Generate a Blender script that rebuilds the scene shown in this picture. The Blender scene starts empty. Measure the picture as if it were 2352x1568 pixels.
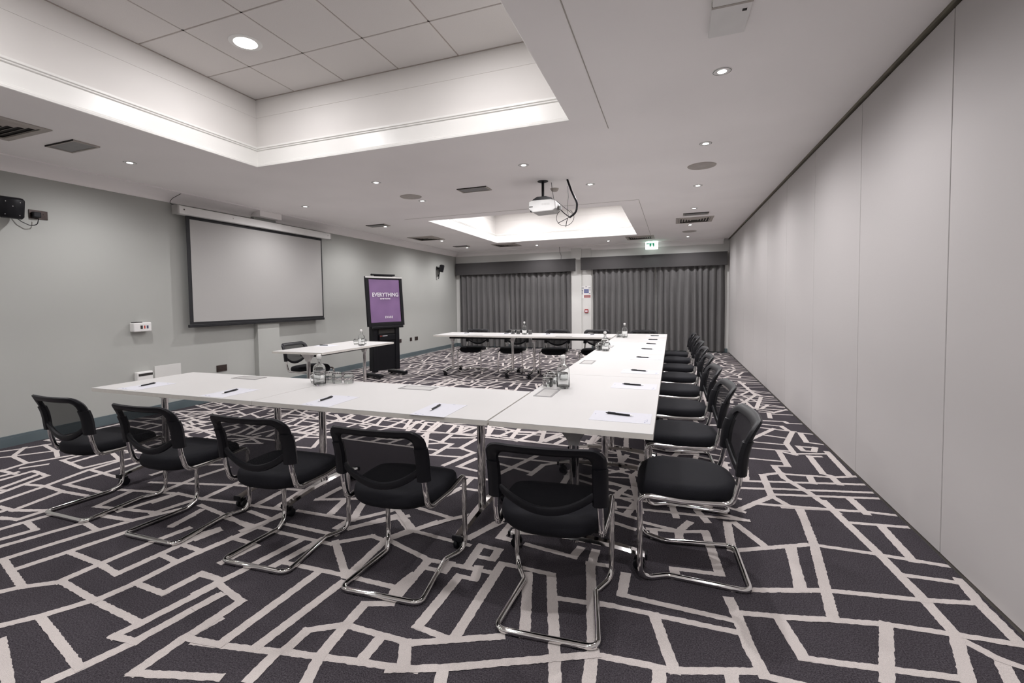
import bpy, bmesh, math, random
from mathutils import Vector, Matrix
random.seed(7)
PI = math.pi
scene = bpy.context.scene
COL = scene.collection

# ---------------------------------------------------------------- camera, world, exposure
W_PX, H_PX = 2352.0, 1568.0
F_PX, PX, PY = 1072.563, 1142.078, 737.485
YAW, PITCH, ROLL, CAM_H = 0.358751, -0.043762, -0.013904, 1.34
cam_data = bpy.data.cameras.new('camera')
cam = bpy.data.objects.new('camera', cam_data)
COL.objects.link(cam)
cam_data.sensor_fit = 'HORIZONTAL'
cam_data.sensor_width = 36.0
cam_data.lens = F_PX / W_PX * 36.0
cam_data.shift_x = (W_PX / 2 - PX) / W_PX
cam_data.shift_y = (PY - H_PX / 2) / W_PX
cam_data.clip_start = 0.05
cam_data.clip_end = 100
_f = Vector((-math.sin(YAW) * math.cos(PITCH), math.cos(YAW) * math.cos(PITCH), math.sin(PITCH)))
_r = Vector((math.cos(YAW), math.sin(YAW), 0))
_u = _r.cross(_f)
_r2 = math.cos(ROLL) * _r + math.sin(ROLL) * _u
_u2 = -math.sin(ROLL) * _r + math.cos(ROLL) * _u
cam.matrix_world = Matrix(((_r2.x, _u2.x, -_f.x, 0), (_r2.y, _u2.y, -_f.y, 0), (_r2.z, _u2.z, -_f.z, CAM_H), (0, 0, 0, 1)))
scene.camera = cam

world = bpy.data.worlds.new('world')
scene.world = world
world.use_nodes = True
world.node_tree.nodes['Background'].inputs[0].default_value = (0.05, 0.05, 0.05, 1)
world.node_tree.nodes['Background'].inputs[1].default_value = 1.0

vs = scene.view_settings
vs.view_transform = 'Standard'
vs.look = 'None'
vs.gamma = 1.0
vs.use_curve_mapping = False
vs.exposure = 0.56
cy = scene.cycles
cy.max_bounces = 8
cy.diffuse_bounces = 3
cy.glossy_bounces = 3
cy.transmission_bounces = 8
cy.transparent_max_bounces = 24
cy.caustics_reflective = False
cy.caustics_refractive = True
cy.use_adaptive_sampling = True
cy.adaptive_threshold = 0.05
cy.adaptive_min_samples = 12
DOWN_W = 58.0       # watts of one recessed downlight
PANEL_W = (8.8, 19.0)   # watts of one round tile light in the near and in the far tray

# ---------------------------------------------------------------- room dimensions (metres)
XL, XR, YB, YF, ZC = -5.99, 1.288, 12.574, -2.6, 2.7605
T1 = (-4.05, -0.765, -0.2, 3.75)     # near ceiling tray x0,x1,y0,y1
T2 = (-4.05, -0.73, 7.36, 10.85)     # far ceiling tray
ZT = 3.48                            # tiled ceiling in the trays

# ---------------------------------------------------------------- materials
MAT = {}
def mat(name, col, rough=0.6, metal=0.0, noise=None, bump=None, trans=0.0, ior=1.45, emit=None, estr=0.0, alpha=None, spec=0.5, coat=0.0):
    """noise=(scale, amount) varies the base colour; bump=(scale, strength, distance)"""
    m = bpy.data.materials.new(name)
    m.use_nodes = True
    nt = m.node_tree
    b = nt.nodes['Principled BSDF']
    b.inputs['Base Color'].default_value = (*col, 1)
    b.inputs['Roughness'].default_value = rough
    b.inputs['Metallic'].default_value = metal
    b.inputs['IOR'].default_value = ior
    b.inputs['Transmission Weight'].default_value = trans
    b.inputs['Specular IOR Level'].default_value = spec
    b.inputs['Coat Weight'].default_value = coat
    if emit:
        b.inputs['Emission Color'].default_value = (*emit, 1)
        b.inputs['Emission Strength'].default_value = estr
    tc = None
    if noise or bump:
        tc = nt.nodes.new('ShaderNodeTexCoord')
    if noise:
        n = nt.nodes.new('ShaderNodeTexNoise')
        n.inputs['Scale'].default_value = noise[0]
        n.inputs['Detail'].default_value = 1
        nt.links.new(tc.outputs['Object'], n.inputs['Vector'])
        r = nt.nodes.new('ShaderNodeMapRange')
        r.inputs['From Min'].default_value = 0.3
        r.inputs['From Max'].default_value = 0.7
        r.inputs['To Min'].default_value = 1 - noise[1]
        r.inputs['To Max'].default_value = 1 + noise[1]
        nt.links.new(n.outputs['Fac'], r.inputs['Value'])
        mx = nt.nodes.new('ShaderNodeMix')
        mx.data_type = 'RGBA'
        mx.blend_type = 'MULTIPLY'
        mx.inputs['Factor'].default_value = 1
        mx.inputs['A'].default_value = (*col, 1)
        nt.links.new(r.outputs['Result'], mx.inputs['B'])
        nt.links.new(mx.outputs['Result'], b.inputs['Base Color'])
    if bump:
        n2 = nt.nodes.new('ShaderNodeTexNoise')
        n2.inputs['Scale'].default_value = bump[0]
        n2.inputs['Detail'].default_value = 0
        nt.links.new(tc.outputs['Object'], n2.inputs['Vector'])
        bp = nt.nodes.new('ShaderNodeBump')
        bp.inputs['Strength'].default_value = bump[1]
        bp.inputs['Distance'].default_value = bump[2]
        nt.links.new(n2.outputs['Fac'], bp.inputs['Height'])
        nt.links.new(bp.outputs['Normal'], b.inputs['Normal'])
    if alpha is not None:
        tr = nt.nodes.new('ShaderNodeBsdfTransparent')
        ms = nt.nodes.new('ShaderNodeMixShader')
        ms.inputs[0].default_value = alpha
        nt.links.new(tr.outputs[0], ms.inputs[1])
        nt.links.new(b.outputs[0], ms.inputs[2])
        nt.links.new(ms.outputs[0], nt.nodes['Material Output'].inputs['Surface'])
    MAT[name] = m
    return m

mat('carpet_dark', (0.061, 0.054, 0.061), 0.97, noise=(190, 0.5), bump=(500, 0.6, 0.004), spec=0.1)
mat('carpet_cream', (0.57, 0.52, 0.495), 0.97, noise=(450, 0.14), bump=(500, 0.5, 0.004), spec=0.1)
mat('ceiling_paint', (0.93, 0.90, 0.885), 0.85, noise=(1.5, 0.02), spec=0.2)
mat('white_gloss', (0.90, 0.89, 0.86), 0.35, noise=(3, 0.01))
mat('tray_paint', (0.80, 0.775, 0.75), 0.7, noise=(2, 0.02))
mat('tile_face', (0.72, 0.69, 0.67), 0.9, noise=(260, 0.05), bump=(300, 0.25, 0.002), spec=0.2)
mat('tile_grid', (0.42, 0.37, 0.34), 0.6, noise=(20, 0.03))
mat('wall_grey', (0.425, 0.43, 0.405), 0.8, noise=(1.2, 0.02), spec=0.25)
mat('wall_white', (0.66, 0.655, 0.63), 0.75, noise=(2, 0.02), spec=0.3)
mat('partition', (0.52, 0.497, 0.486), 0.55, noise=(0.8, 0.02), spec=0.3)
mat('joint_dark', (0.10, 0.09, 0.08), 0.7, noise=(8, 0.1))
mat('track_metal', (0.16, 0.145, 0.11), 0.5, metal=0.3, noise=(8, 0.1))
mat('skirting', (0.105, 0.135, 0.145), 0.4, noise=(6, 0.05))
mat('chrome', (0.78, 0.77, 0.76), 0.07, metal=1.0, noise=(4, 0.02))
mat('brushed', (0.72, 0.71, 0.70), 0.38, metal=0.8, noise=(30, 0.06))
mat('black_plastic', (0.007, 0.007, 0.009), 0.42, spec=0.3, noise=(60, 0.1))
mat('black_fabric', (0.0095, 0.0095, 0.012), 0.75, noise=(350, 0.25), bump=(700, 0.2, 0.001), spec=0.16)
mat('chair_mesh', (0.006, 0.006, 0.007), 0.8, noise=(900, 0.3), alpha=0.77, spec=0.15)
mat('laminate', (0.54, 0.53, 0.515), 0.5, noise=(2.5, 0.012), spec=0.2)
mat('edge_band', (0.60, 0.575, 0.53), 0.45, noise=(20, 0.04))
mat('grey_plastic', (0.24, 0.235, 0.23), 0.45, noise=(20, 0.05))
mat('projector_shell', (0.52, 0.515, 0.50), 0.45, noise=(10, 0.03))
mat('light_grey', (0.41, 0.40, 0.385), 0.4, noise=(10, 0.03))
mat('white_plastic', (0.78, 0.77, 0.75), 0.4, noise=(10, 0.02))
mat('paper', (0.575, 0.575, 0.615), 0.8, noise=(40, 0.01))
mat('print_grey', (0.30, 0.31, 0.42), 0.8, noise=(40, 0.05))
mat('glass', (0.985, 0.995, 0.99), 0.0, trans=1.0, ior=1.45)
mat('screen_white', (0.425, 0.415, 0.40), 0.85, noise=(0.7, 0.03))
mat('screen_black', (0.012, 0.012, 0.014), 0.6, noise=(30, 0.1))
mat('poster_purple', (0.225, 0.13, 0.275), 0.42, noise=(3, 0.12))
mat('poster_white', (0.80, 0.76, 0.82), 0.6, noise=(20, 0.02))
mat('brown_plate', (0.055, 0.040, 0.036), 0.35, metal=0.4, noise=(30, 0.1))
mat('curtain', (0.135, 0.131, 0.13), 0.9, noise=(260, 0.14), bump=(400, 0.3, 0.002), spec=0.15)
mat('valance', (0.064, 0.061, 0.061), 0.9, noise=(120, 0.15), bump=(500, 0.3, 0.001), spec=0.15)
mat('lamp_lens', (1, 1, 1), 0.4, emit=(1.0, 0.98, 0.95), estr=14.0, noise=(5, 0.01))
mat('panel_lens', (1, 1, 1), 0.4, emit=(1.0, 0.97, 0.92), estr=7.0, noise=(5, 0.01))
mat('exit_white', (0.9, 1.0, 0.95), 0.4, emit=(0.85, 1.0, 0.94), estr=1.1, noise=(5, 0.01))
mat('exit_green', (0.01, 0.22, 0.11), 0.4, emit=(0.02, 0.30, 0.16), estr=0.35, noise=(5, 0.02))
mat('sign_blue', (0.07, 0.10, 0.30), 0.6, noise=(40, 0.1))
mat('sign_dark', (0.04, 0.05, 0.10), 0.6, noise=(40, 0.1))
mat('sign_red', (0.33, 0.045, 0.05), 0.6, noise=(40, 0.1))
mat('red_logo', (0.45, 0.05, 0.03), 0.5, noise=(40, 0.05))
mat('vent_grey', (0.42, 0.385, 0.35), 0.6, noise=(12, 0.05))
mat('vent_dark', (0.03, 0.027, 0.025), 0.8, noise=(12, 0.1))
mat('speaker_cloth', (0.47, 0.44, 0.41), 0.8, noise=(300, 0.15))

# ---------------------------------------------------------------- mesh helpers
class MB:
    def __init__(self):
        self.v = []; self.f = []
    def add(self, vs, fs):
        o = len(self.v)
        self.v.extend(tuple(p) for p in vs)
        self.f.extend(tuple(i + o for i in f) for f in fs)
        return self
    def box(self, x0, x1, y0, y1, z0, z1, M=None):
        vs = [(x, y, z) for z in (z0, z1) for y in (y0, y1) for x in (x0, x1)]
        if M is not None: vs = [tuple(M @ Vector(p)) for p in vs]
        return self.add(vs, [(0, 2, 3, 1), (4, 5, 7, 6), (0, 1, 5, 4), (2, 6, 7, 3), (0, 4, 6, 2), (1, 3, 7, 5)])
    def quad(self, a, b, c, d):
        return self.add([a, b, c, d], [(0, 1, 2, 3)])
    def tube(self, pts, r, n=10, closed=False):
        pts = [Vector(p) for p in pts]
        m = len(pts)
        rs = r if isinstance(r, (list, tuple)) else [r] * m
        tang = []
        for i in range(m):
            if closed: t = pts[(i + 1) % m] - pts[i - 1]
            else: t = pts[min(i + 1, m - 1)] - pts[max(i - 1, 0)]
            tang.append(t.normalized())
        up = Vector((0, 0, 1)) if abs(tang[0].z) < 0.9 else Vector((1, 0, 0))
        a = tang[0].cross(up).normalized()
        vs, fs = [], []
        for i in range(m):
            t = tang[i]
            a = (a - t * a.dot(t)).normalized()
            b = t.cross(a)
            for k in range(n):
                an = 2 * PI * k / n
                vs.append(pts[i] + rs[i] * (math.cos(an) * a + math.sin(an) * b))
        rings = m if closed else m - 1
        for i in range(rings):
            j = (i + 1) % m
            for k in range(n):
                k2 = (k + 1) % n
                fs.append((i * n + k, i * n + k2, j * n + k2, j * n + k))
        if not closed:
            fs.append(tuple(range(n - 1, -1, -1)))
            fs.append(tuple((m - 1) * n + k for k in range(n)))
        return self.add(vs, fs)
    def lathe(self, prof, n=24, c=(0, 0, 0), M=None, caps=True):
        vs, fs = [], []
        for (r, z) in prof:
            for k in range(n):
                a = 2 * PI * k / n
                p = Vector((r * math.cos(a), r * math.sin(a), z))
                if M is not None: p = M @ p
                vs.append((p.x + c[0], p.y + c[1], p.z + c[2]))
        m = len(prof)
        for i in range(m - 1):
            for k in range(n):
                k2 = (k + 1) % n
                fs.append((i * n + k, i * n + k2, (i + 1) * n + k2, (i + 1) * n + k))
        if caps and prof[0][0] > 1e-6: fs.append(tuple(range(n - 1, -1, -1)))
        if caps and prof[-1][0] > 1e-6: fs.append(tuple((m - 1) * n + k for k in range(n)))
        return self.add(vs, fs)
    def prism(self, poly, z0, z1, M=None):
        n = len(poly)
        vs = [(x, y, z0) for x, y in poly] + [(x, y, z1) for x, y in poly]
        if M is not None: vs = [tuple(M @ Vector(p)) for p in vs]
        fs = [tuple(range(n - 1, -1, -1)), tuple(range(n, 2 * n))] + [(i, (i + 1) % n, n + (i + 1) % n, n + i) for i in range(n)]
        return self.add(vs, fs)
    def mesh(self, name, smooth=False, bevel=0.0, seg=2):
        me = bpy.data.meshes.new(name)
        me.from_pydata(self.v, [], self.f)
        bm = bmesh.new(); bm.from_mesh(me)
        bmesh.ops.remove_doubles(bm, verts=bm.verts, dist=1e-6)
        bmesh.ops.recalc_face_normals(bm, faces=bm.faces)
        if bevel:
            ed = [e for e in bm.edges if len(e.link_faces) == 2 and e.calc_face_angle(0) > 0.5]
            bmesh.ops.bevel(bm, geom=ed, offset=bevel, segments=seg, affect='EDGES', profile=0.5, clamp_overlap=True)
        bm.to_mesh(me); bm.free()
        if smooth:
            me.polygons.foreach_set('use_smooth', [True] * len(me.polygons))
            try: me.set_sharp_from_angle(angle=math.radians(42))
            except Exception: pass
        return me
    def build(self, name, m, parent=None, smooth=False, bevel=0.0, seg=2):
        return put(name, self.mesh(name, smooth, bevel, seg), m, parent)

def put(name, me, m=None, parent=None, loc=None, rz=0.0):
    o = bpy.data.objects.new(name, me)
    if m and not me.materials: me.materials.append(MAT[m])
    COL.objects.link(o)
    if parent: o.parent = parent
    if loc: o.location = loc
    if rz: o.rotation_euler = (0, 0, rz)
    return o
def tag(o, label, cat, group=None, kind=None):
    o['label'] = label; o['category'] = cat
    if group: o['group'] = group
    if kind: o['kind'] = kind
    return o
def struct(o, label=None):
    o['kind'] = 'structure'
    if label: o['label'] = label
    return o
def thing(name, label, cat, loc=(0, 0, 0), rz=0.0, group=None):
    o = bpy.data.objects.new(name, None)
    o.empty_display_size = 0.1
    COL.objects.link(o)
    o.location = loc; o.rotation_euler = (0, 0, rz)
    return tag(o, label, cat, group)
def kids(o): return [c for c in COL.objects if c.parent == o]
def copy_tree(o, loc, rz, label, group=None, tree=None):
    c = o.copy(); COL.objects.link(c)
    c.location = loc; c.rotation_euler = (0, 0, rz); c['label'] = label
    if group: c['group'] = group
    for ch in tree[o.name]:
        d = ch.copy(); COL.objects.link(d); d.parent = c
        for g in tree.get(ch.name, ()):
            e = g.copy(); COL.objects.link(e); e.parent = d
    return c
def tree_of(o):
    t = {o.name: kids(o)}
    for ch in t[o.name]: t[ch.name] = kids(ch)
    return t
def fillet(pts, r, seg=6):
    """round the corners of a polyline; r one radius or one per corner"""
    pts = [Vector(p) for p in pts]
    out = [pts[0]]
    for i in range(1, len(pts) - 1):
        ri = r[i - 1] if isinstance(r, (list, tuple)) else r
        a, b, c = pts[i - 1], pts[i], pts[i + 1]
        d1, d2 = (a - b), (c - b)
        ang = d1.angle(d2)
        if ri <= 0 or ang > PI - 0.02: out.append(b); continue
        t = min(ri / math.tan(ang / 2), d1.length * 0.49, d2.length * 0.49)
        p, q = b + d1.normalized() * t, b + d2.normalized() * t
        for k in range(seg + 1):
            s = k / seg
            out.append((1 - s) ** 2 * p + 2 * s * (1 - s) * b + s * s * q)
    out.append(pts[-1])
    return out
def rot_m(axis, ang, loc=(0, 0, 0)):
    return Matrix.Translation(loc) @ Matrix.Rotation(ang, 4, axis)

# ================================================================ SETTING
# ---- floor with the woven carpet lines
fl = MB().quad((XL, YF, 0), (XR, YF, 0), (XR, YB, 0), (XL, YB, 0)).build('floor', 'carpet_dark')
struct(fl, 'dark plum grey carpet woven with irregular cream lines')
CARPET = [(-297,118,-293,123,-280,132,-279,147,-276,173,-272,192),(-381,153,-376,173),(-364,146,-359,160,-377,164),(-353,142,-342,174),(-334,134,-323,170,-315,189,-303,208),(-315,131,-309,152,-303,176),(-331,134,-292,124),(-309,151,-278,149,-260,146,-258,166,-257,191,-254,197),(-258,166,-244,164),(-254,177,-240,176),(-246,129,-243,143,-242,163,-238,184),(-280,133,-246,129,-212,126),(-265,105,-256,115,-247,129),(-256,114,-206,102),(-209,94,-205,104,-201,117,-200,124,-196,150),(-212,117,-210,125,-204,157),(-212,117,-200,118),(-242,144,-222,143,-220,160,-208,160),(-253,100,-222,89),(-184,107,-184,125,-181,139),(-184,107,-153,116),(-183,126,-167,128),(-339,175,-322,172),(-338,186,-317,187),(-285,191,-286,204),(-400,161,-387,165,-386,176),(-240,173,-236,191,-234,205,-233,225),(-255,184,-252,196),(-261,209,-237,207,-222,206,-178,205),(-219,215,-182,214),(-237,192,-223,191),(-219,171,-216,190),(-202,175,-197,203),(-191,176,-186,208),(-177,208,-151,184),(-176,207,-161,220,-151,218),(-151,220,-149,182),(-186,182,-150,183,-121,183,-119,195),(-121,183,-119,175),(-165,181,-167,129),(-148,178,-152,131),(-177,126,-151,131,-138,134,-110,139,-88,143),(-140,134,-140,146,-127,154,-128,168,-117,172),(-126,154,-98,154),(-127,154,-125,136,-121,125),(-109,153,-109,140),(-98,154,-92,143),(-142,131,-141,119),(-207,148,-205,158,-202,170),(-220,161,-206,160),(-204,157,-182,151,-183,130),(-197,141,-195,151),(-187,221,-186,238),(-180,224,-155,248),(-162,248,-144,233,-151,221),(-149,222,-142,233,-105,229),(-142,233,-155,244),(-142,233,-134,247),(-146,218,-119,209,-82,209),(-118,208,-117,176),(-124,183,-120,183),(-117,202,-106,202,-106,210),(-97,212,-98,231,-87,230,-87,220,-96,220),(-91,211,-89,201,-97,201,-98,163,-83,161),(-81,162,-81,218,-55,217,-44,177,-38,154),(-66,214,-55,173),(-49,200,-25,203),(-105,154,-96,154,-64,169),(-98,153,-92,142),(-96,140,-78,147,-27,172),(-78,147,-76,141),(-28,171,-27,158),(-38,246,-38,230,-28,174),(-39,233,-29,234),(-74,240,-48,236,-46,246),(-91,244,-82,241),(-91,243,-90,262),(-108,236,-97,259),(-31,203,-7,203,25,203),(-21,229,-21,212,24,210),(24,225,26,213,28,195,31,182),(26,216,52,221),(-7,203,1,174),(-28,172,1,174,30,184),(42,218,46,196),(31,182,43,182),(-4,172,-4,166),(-28,171,-27,158),(20,180,20,175),(27,233,57,243),(60,283,55,243),(31,270,68,289),(31,303,30,270),(35,304,47,280),(1,242,22,244),(1,242,2,234),(18,287,22,244),(-12,280,4,282,18,287),(-15,287,4,283,10,296),(4,282,4,270),(-10,280,-9,270),(67,337,112,346,129,346),(93,356,101,289,104,253,105,228,113,219,110,207),(76,339,72,290,63,225),(72,290,99,290,129,288),(59,282,56,243),(48,240,66,246,104,252,125,257),(44,219,63,224,82,228,106,230,126,231),(99,326,129,330),(114,326,114,288),(111,362,112,346),(104,272,127,273),(82,228,70,193),(43,213,46,196,72,200,96,204),(104,227,96,202),(113,219,118,217),(127,276,125,257,125,231),(-586,239,-579,249,-568,271),(-580,254,-556,235,-522,229),(-556,235,-563,229),(-556,236,-530,266),(-572,265,-534,256,-516,248),(-516,210,-520,228,-502,264),(-518,211,-495,210),(-500,203,-499,213),(-508,220,-499,232),(-489,199,-490,219,-465,216,-455,184),(-467,189,-476,216),(-459,200,-439,203,-414,201,-389,202),(-440,204,-448,235,-448,258,-444,268),(-447,236,-404,232),(-499,243,-458,236,-452,261),(-499,243,-499,267),(-484,243,-486,271),(-487,273,-456,262),(-428,210,-428,232,-428,269),(-428,210,-385,209),(-435,176,-439,201),(-408,172,-414,200),(-424,171,-407,171,-386,178),(-401,162,-387,164,-386,178),(-361,193,-366,216),(-361,193,-312,200),(-338,193,-331,221),(-376,217,-332,225),(-340,185,-315,187),(-413,167,-413,171),(32,374,63,380),(31,359,62,366),(78,404,64,394,63,353),(76,419,78,392,88,367,96,338),(76,419,86,421,87,461,98,454,98,487,112,531),(79,401,111,405,129,413),(66,381,128,396),(65,367,127,381),(66,357,127,371),(110,366,112,342),(111,405,112,391),(96,401,95,387),(63,353,40,324),(63,353,71,339),(52,337,96,343),(75,340,75,330),(108,454,107,411,112,407),(108,453,116,455),(106,480,119,481,115,468,107,468,106,481),(125,471,124,412),(98,456,125,465),(118,528,116,496,128,493),(118,529,130,527),(68,488,97,538),(67,483,97,482),(64,463,94,463),(84,510,101,505),(79,540,114,532),(83,555,106,551,109,534),(89,570,113,573,115,565,128,567),(105,611,102,585),(97,613,109,612,128,635),(106,605,128,607),(112,706,95,630),(100,831,107,718,126,709),(107,718,78,643),(100,648,126,646),(96,624,109,618),(60,432,84,432),(56,426,51,379),(40,415,38,376),(-540,372,-436,341),(-562,388,-514,457),(-510,350,-496,382),(-533,385,-498,374),(-478,334,-465,360),(-370,234,-306,250,-250,259),(-344,226,-346,252,-342,277),(-386,245,-384,269,-353,280),(-330,226,-304,225,-275,228),(-304,225,-306,261),(-331,210,-329,225),(-314,198,-308,221),(-284,190,-288,212),(-295,217,-269,212),(-263,228,-238,230),(-260,229,-261,253),(-244,232,-248,259),(-226,232,-185,233),(-227,250,-196,262,-185,233),(-203,233,-208,254),(-226,253,-225,272),(-255,221,-233,217),(-259,210,-236,204),(-238,200,-233,216,-230,225),(-343,342,-352,396),(-374,375,-341,382),(-336,337,-314,339),(-370,380,-370,414),(-313,342,-324,363),(-359,362,-316,372),(-400,396,-383,397),(-415,404,-404,444),(-422,424,-349,429,-355,455),(-378,452,-351,429),(-256,454,-162,451),(-268,454,-259,420),(-256,454,-245,416,-228,419,-155,432),(-238,456,-232,412,-204,358),(-211,450,-202,424),(-177,454,-172,427),(-208,419,-206,390,-216,384),(-202,409,-182,415),(-206,390,-194,391,-196,358),(-203,356,-169,360),(-194,378,-181,382,-164,374,-175,337),(-181,382,-178,411),(-156,360,-162,338,-145,334),(-149,320,-130,320),(-142,319,-142,304),(-147,282,-142,299,-130,299),(-128,255,-160,262),(-185,232,-170,250,-162,264,-158,270),(-179,223,-165,243,-162,247),(-166,254,-142,234),(-142,234,-127,254,-116,265),(-218,253,-196,262,-184,232),(-208,255,-203,236),(-320,454,-322,428),(-284,457,-285,424),(-324,465,-290,459),(-107,236,-97,264),(-81,241,-91,242,-90,261),(-141,372,-86,372),(-125,335,-107,390),(-102,339,-98,363,-81,378),(-134,355,-102,344),(-158,445,-106,455),(-139,418,-126,458),(-118,420,-105,456),(-169,428,-118,420),(-102,419,-95,444),(-73,421,-66,456),(-44,344,-30,339,-36,320,-22,314,-26,296),(-34,296,-20,291),(-32,281,-21,277),(-77,415,-58,376),(-56,354,-33,373),(-41,380,-36,409)]
WX, WY = 0.0235, 0.0165      # half widths of a line: measured across it along x and along y
cl = MB()
taken = {}
def level(a, b):
    """a layer no overlapping line already uses, so that no two faces lie in one plane"""
    cells = set()
    n = max(1, int((b - a).length / .1))
    for i in range(n + 1):
        p = a + (b - a) * (i / n)
        for dx in (-.05, .05):
            for dy in (-.05, .05): cells.add((int((p.x + dx + 20) / .15), int((p.y + dy + 20) / .15)))
    used = set()
    for c in cells: used |= taken.get(c, set())
    k = 0
    while k in used: k += 1
    for c in cells: taken.setdefault(c, set()).add(k)
    return k
def strip(pts, ws=1.0, jag=True):
    """one carpet line: overlapping segments with a slightly ragged woven edge"""
    P = [Vector((a, b)) for a, b in pts]
    for i in range(len(P) - 1):
        a, b = P[i], P[i + 1]
        d = b - a
        L = d.length
        if L < 0.01: continue
        d /= L
        n = Vector((-d.y, d.x))
        w = ws * math.hypot(WX * n.x, WY * n.y)
        e = ws * math.hypot(WX * d.x, WY * d.y)
        z = 0.0006 + level(a, b) * 0.00025
        a2 = a - d * e * 0.9
        L2 = L + 1.8 * e
        k = max(1, int(L2 / 0.012)) if jag else 1
        vs, fs = [], []
        for j in range(k + 1):
            p = a2 + d * (L2 * j / k)
            q = random.uniform(-0.0022, 0.0022) if jag else 0
            q2 = random.uniform(-0.0022, 0.0022) if jag else 0
            l, r = p + n * (w + q), p - n * (w + q2)
            vs += [(min(max(l.x, XL), XR - 0.004), l.y, z), (min(max(r.x, XL), XR - 0.004), r.y, z)]
        for j in range(k): fs.append((2 * j, 2 * j + 1, 2 * j + 3, 2 * j + 2))
        cl.add(vs, fs)
for t in CARPET:
    strip([(t[i] / 100, t[i + 1] / 100) for i in range(0, len(t), 2)])
# beyond the traced foreground the same crazy-paving weave goes on
def split(poly, depth):
    xs = [p.x for p in poly]; ys = [p.y for p in poly]
    w, h = max(xs) - min(xs), max(ys) - min(ys)
    area = 0.5 * abs(sum(poly[i - 1].x * poly[i].y - poly[i].x * poly[i - 1].y for i in range(len(poly))))
    if depth <= 0 or area < random.choice((0.035, 0.06, 0.11)): return
    c = sum(poly, Vector((0, 0))) / len(poly)
    c += Vector((random.uniform(-.18, .18) * w, random.uniform(-.18, .18) * h))
    base = 0.0 if h > w * random.uniform(0.6, 1.3) else PI / 2
    an = base + random.choice((-0.42, -0.3, -0.12, 0.08, 0.16, 0.34))
    d = Vector((math.cos(an), math.sin(an))); n = Vector((-d.y, d.x))
    A, B, hit = [], [], []
    m = len(poly)
    for i in range(m):
        p, q = poly[i], poly[(i + 1) % m]
        sp, sq = (p - c).dot(n), (q - c).dot(n)
        (A if sp >= 0 else B).append(p)
        if sp * sq < 0:
            x = p + (q - p) * (sp / (sp - sq))
            A.append(x); B.append(x); hit.append(x)
    if len(hit) == 2:
        u, v = hit
        if random.random() < 0.13: v = u + (v - u) * 0.55
        strip([(u.x, u.y), (v.x, v.y)], random.uniform(0.75, 1.0), jag=u.y < 6)
        split(A, depth - 1); split(B, depth - 1)
for (x0, x1, y0, y1) in ((-5.9, -3.7, 2.75, 3.55), (-3.6, -2.0, 3.75, 4.25), (XL, -3.6, 3.55, 6.6), (-3.6, -0.75, 4.25, 7.2), (-0.75, 0.42, 3.0, 6.6), (0.42, XR, 6.3, 9.6), (-0.75, 0.42, 6.6, 9.6), (XL, -3.1, 6.6, 9.9), (-3.1, -0.75, 7.2, 9.6),
                         (XL, -3.1, 9.9, YB), (-3.1, -0.75, 9.6, YB), (-0.75, XR, 9.6, YB), (XL, -4.6, -2.6, 1.9), (-4.6, -1.6, -2.6, 0.72), (-1.6, XR, -2.6, 0.72)):
    split([Vector((x0, y0)), Vector((x1, y0)), Vector((x1, y1)), Vector((x0, y1))], 12)
    strip([(x0, y0), (x1, y0 + random.uniform(-.1, .1))])
    strip([(x0, y0), (x0 + random.uniform(-.1, .1), y1)])
o = cl.build('carpet_line', 'carpet_cream', fl)
o['kind'] = 'stuff'; o['label'] = 'cream woven lines of the carpet'

# ---- lower ceiling with two tray openings, tray sides and the tiled tray ceilings
cm = MB()
ys = [YF, T1[2], T1[3], T2[2], T2[3], YB]
cm.quad((XL, YF, ZC), (XR, YF, ZC), (XR, T1[2], ZC), (XL, T1[2], ZC))
for (x0, x1, y0, y1) in (T1, T2):
    cm.quad((XL, y0, ZC), (x0, y0, ZC), (x0, y1, ZC), (XL, y1, ZC))
    cm.quad((x1, y0, ZC), (XR, y0, ZC), (XR, y1, ZC), (x1, y1, ZC))
cm.quad((XL, T1[3], ZC), (XR, T1[3], ZC), (XR, T2[2], ZC), (XL, T2[2], ZC))
cm.quad((XL, T2[3], ZC), (XR, T2[3], ZC), (XR, YB, ZC), (XL, YB, ZC))
ce = struct(cm.build('ceiling', 'ceiling_paint'), 'painted plaster ceiling with two recessed trays')
TILE = 0.61
me_tile = {}
def frame_loop(mb, rect, z0, z1, out0, out1):
    """a rectangular ring face: offset out0 at z0, out1 at z1 (positive = outwards)"""
    x0, x1, y0, y1 = rect
    a = [(x0 - out0, y0 - out0, z0), (x1 + out0, y0 - out0, z0), (x1 + out0, y1 + out0, z0), (x0 - out0, y1 + out0, z0)]
    b = [(x0 - out1, y0 - out1, z1), (x1 + out1, y0 - out1, z1), (x1 + out1, y1 + out1, z1), (x0 - out1, y1 + out1, z1)]
    mb.add(a + b, [(i, (i + 1) % 4, 4 + (i + 1) % 4, 4 + i) for i in range(4)])
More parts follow.
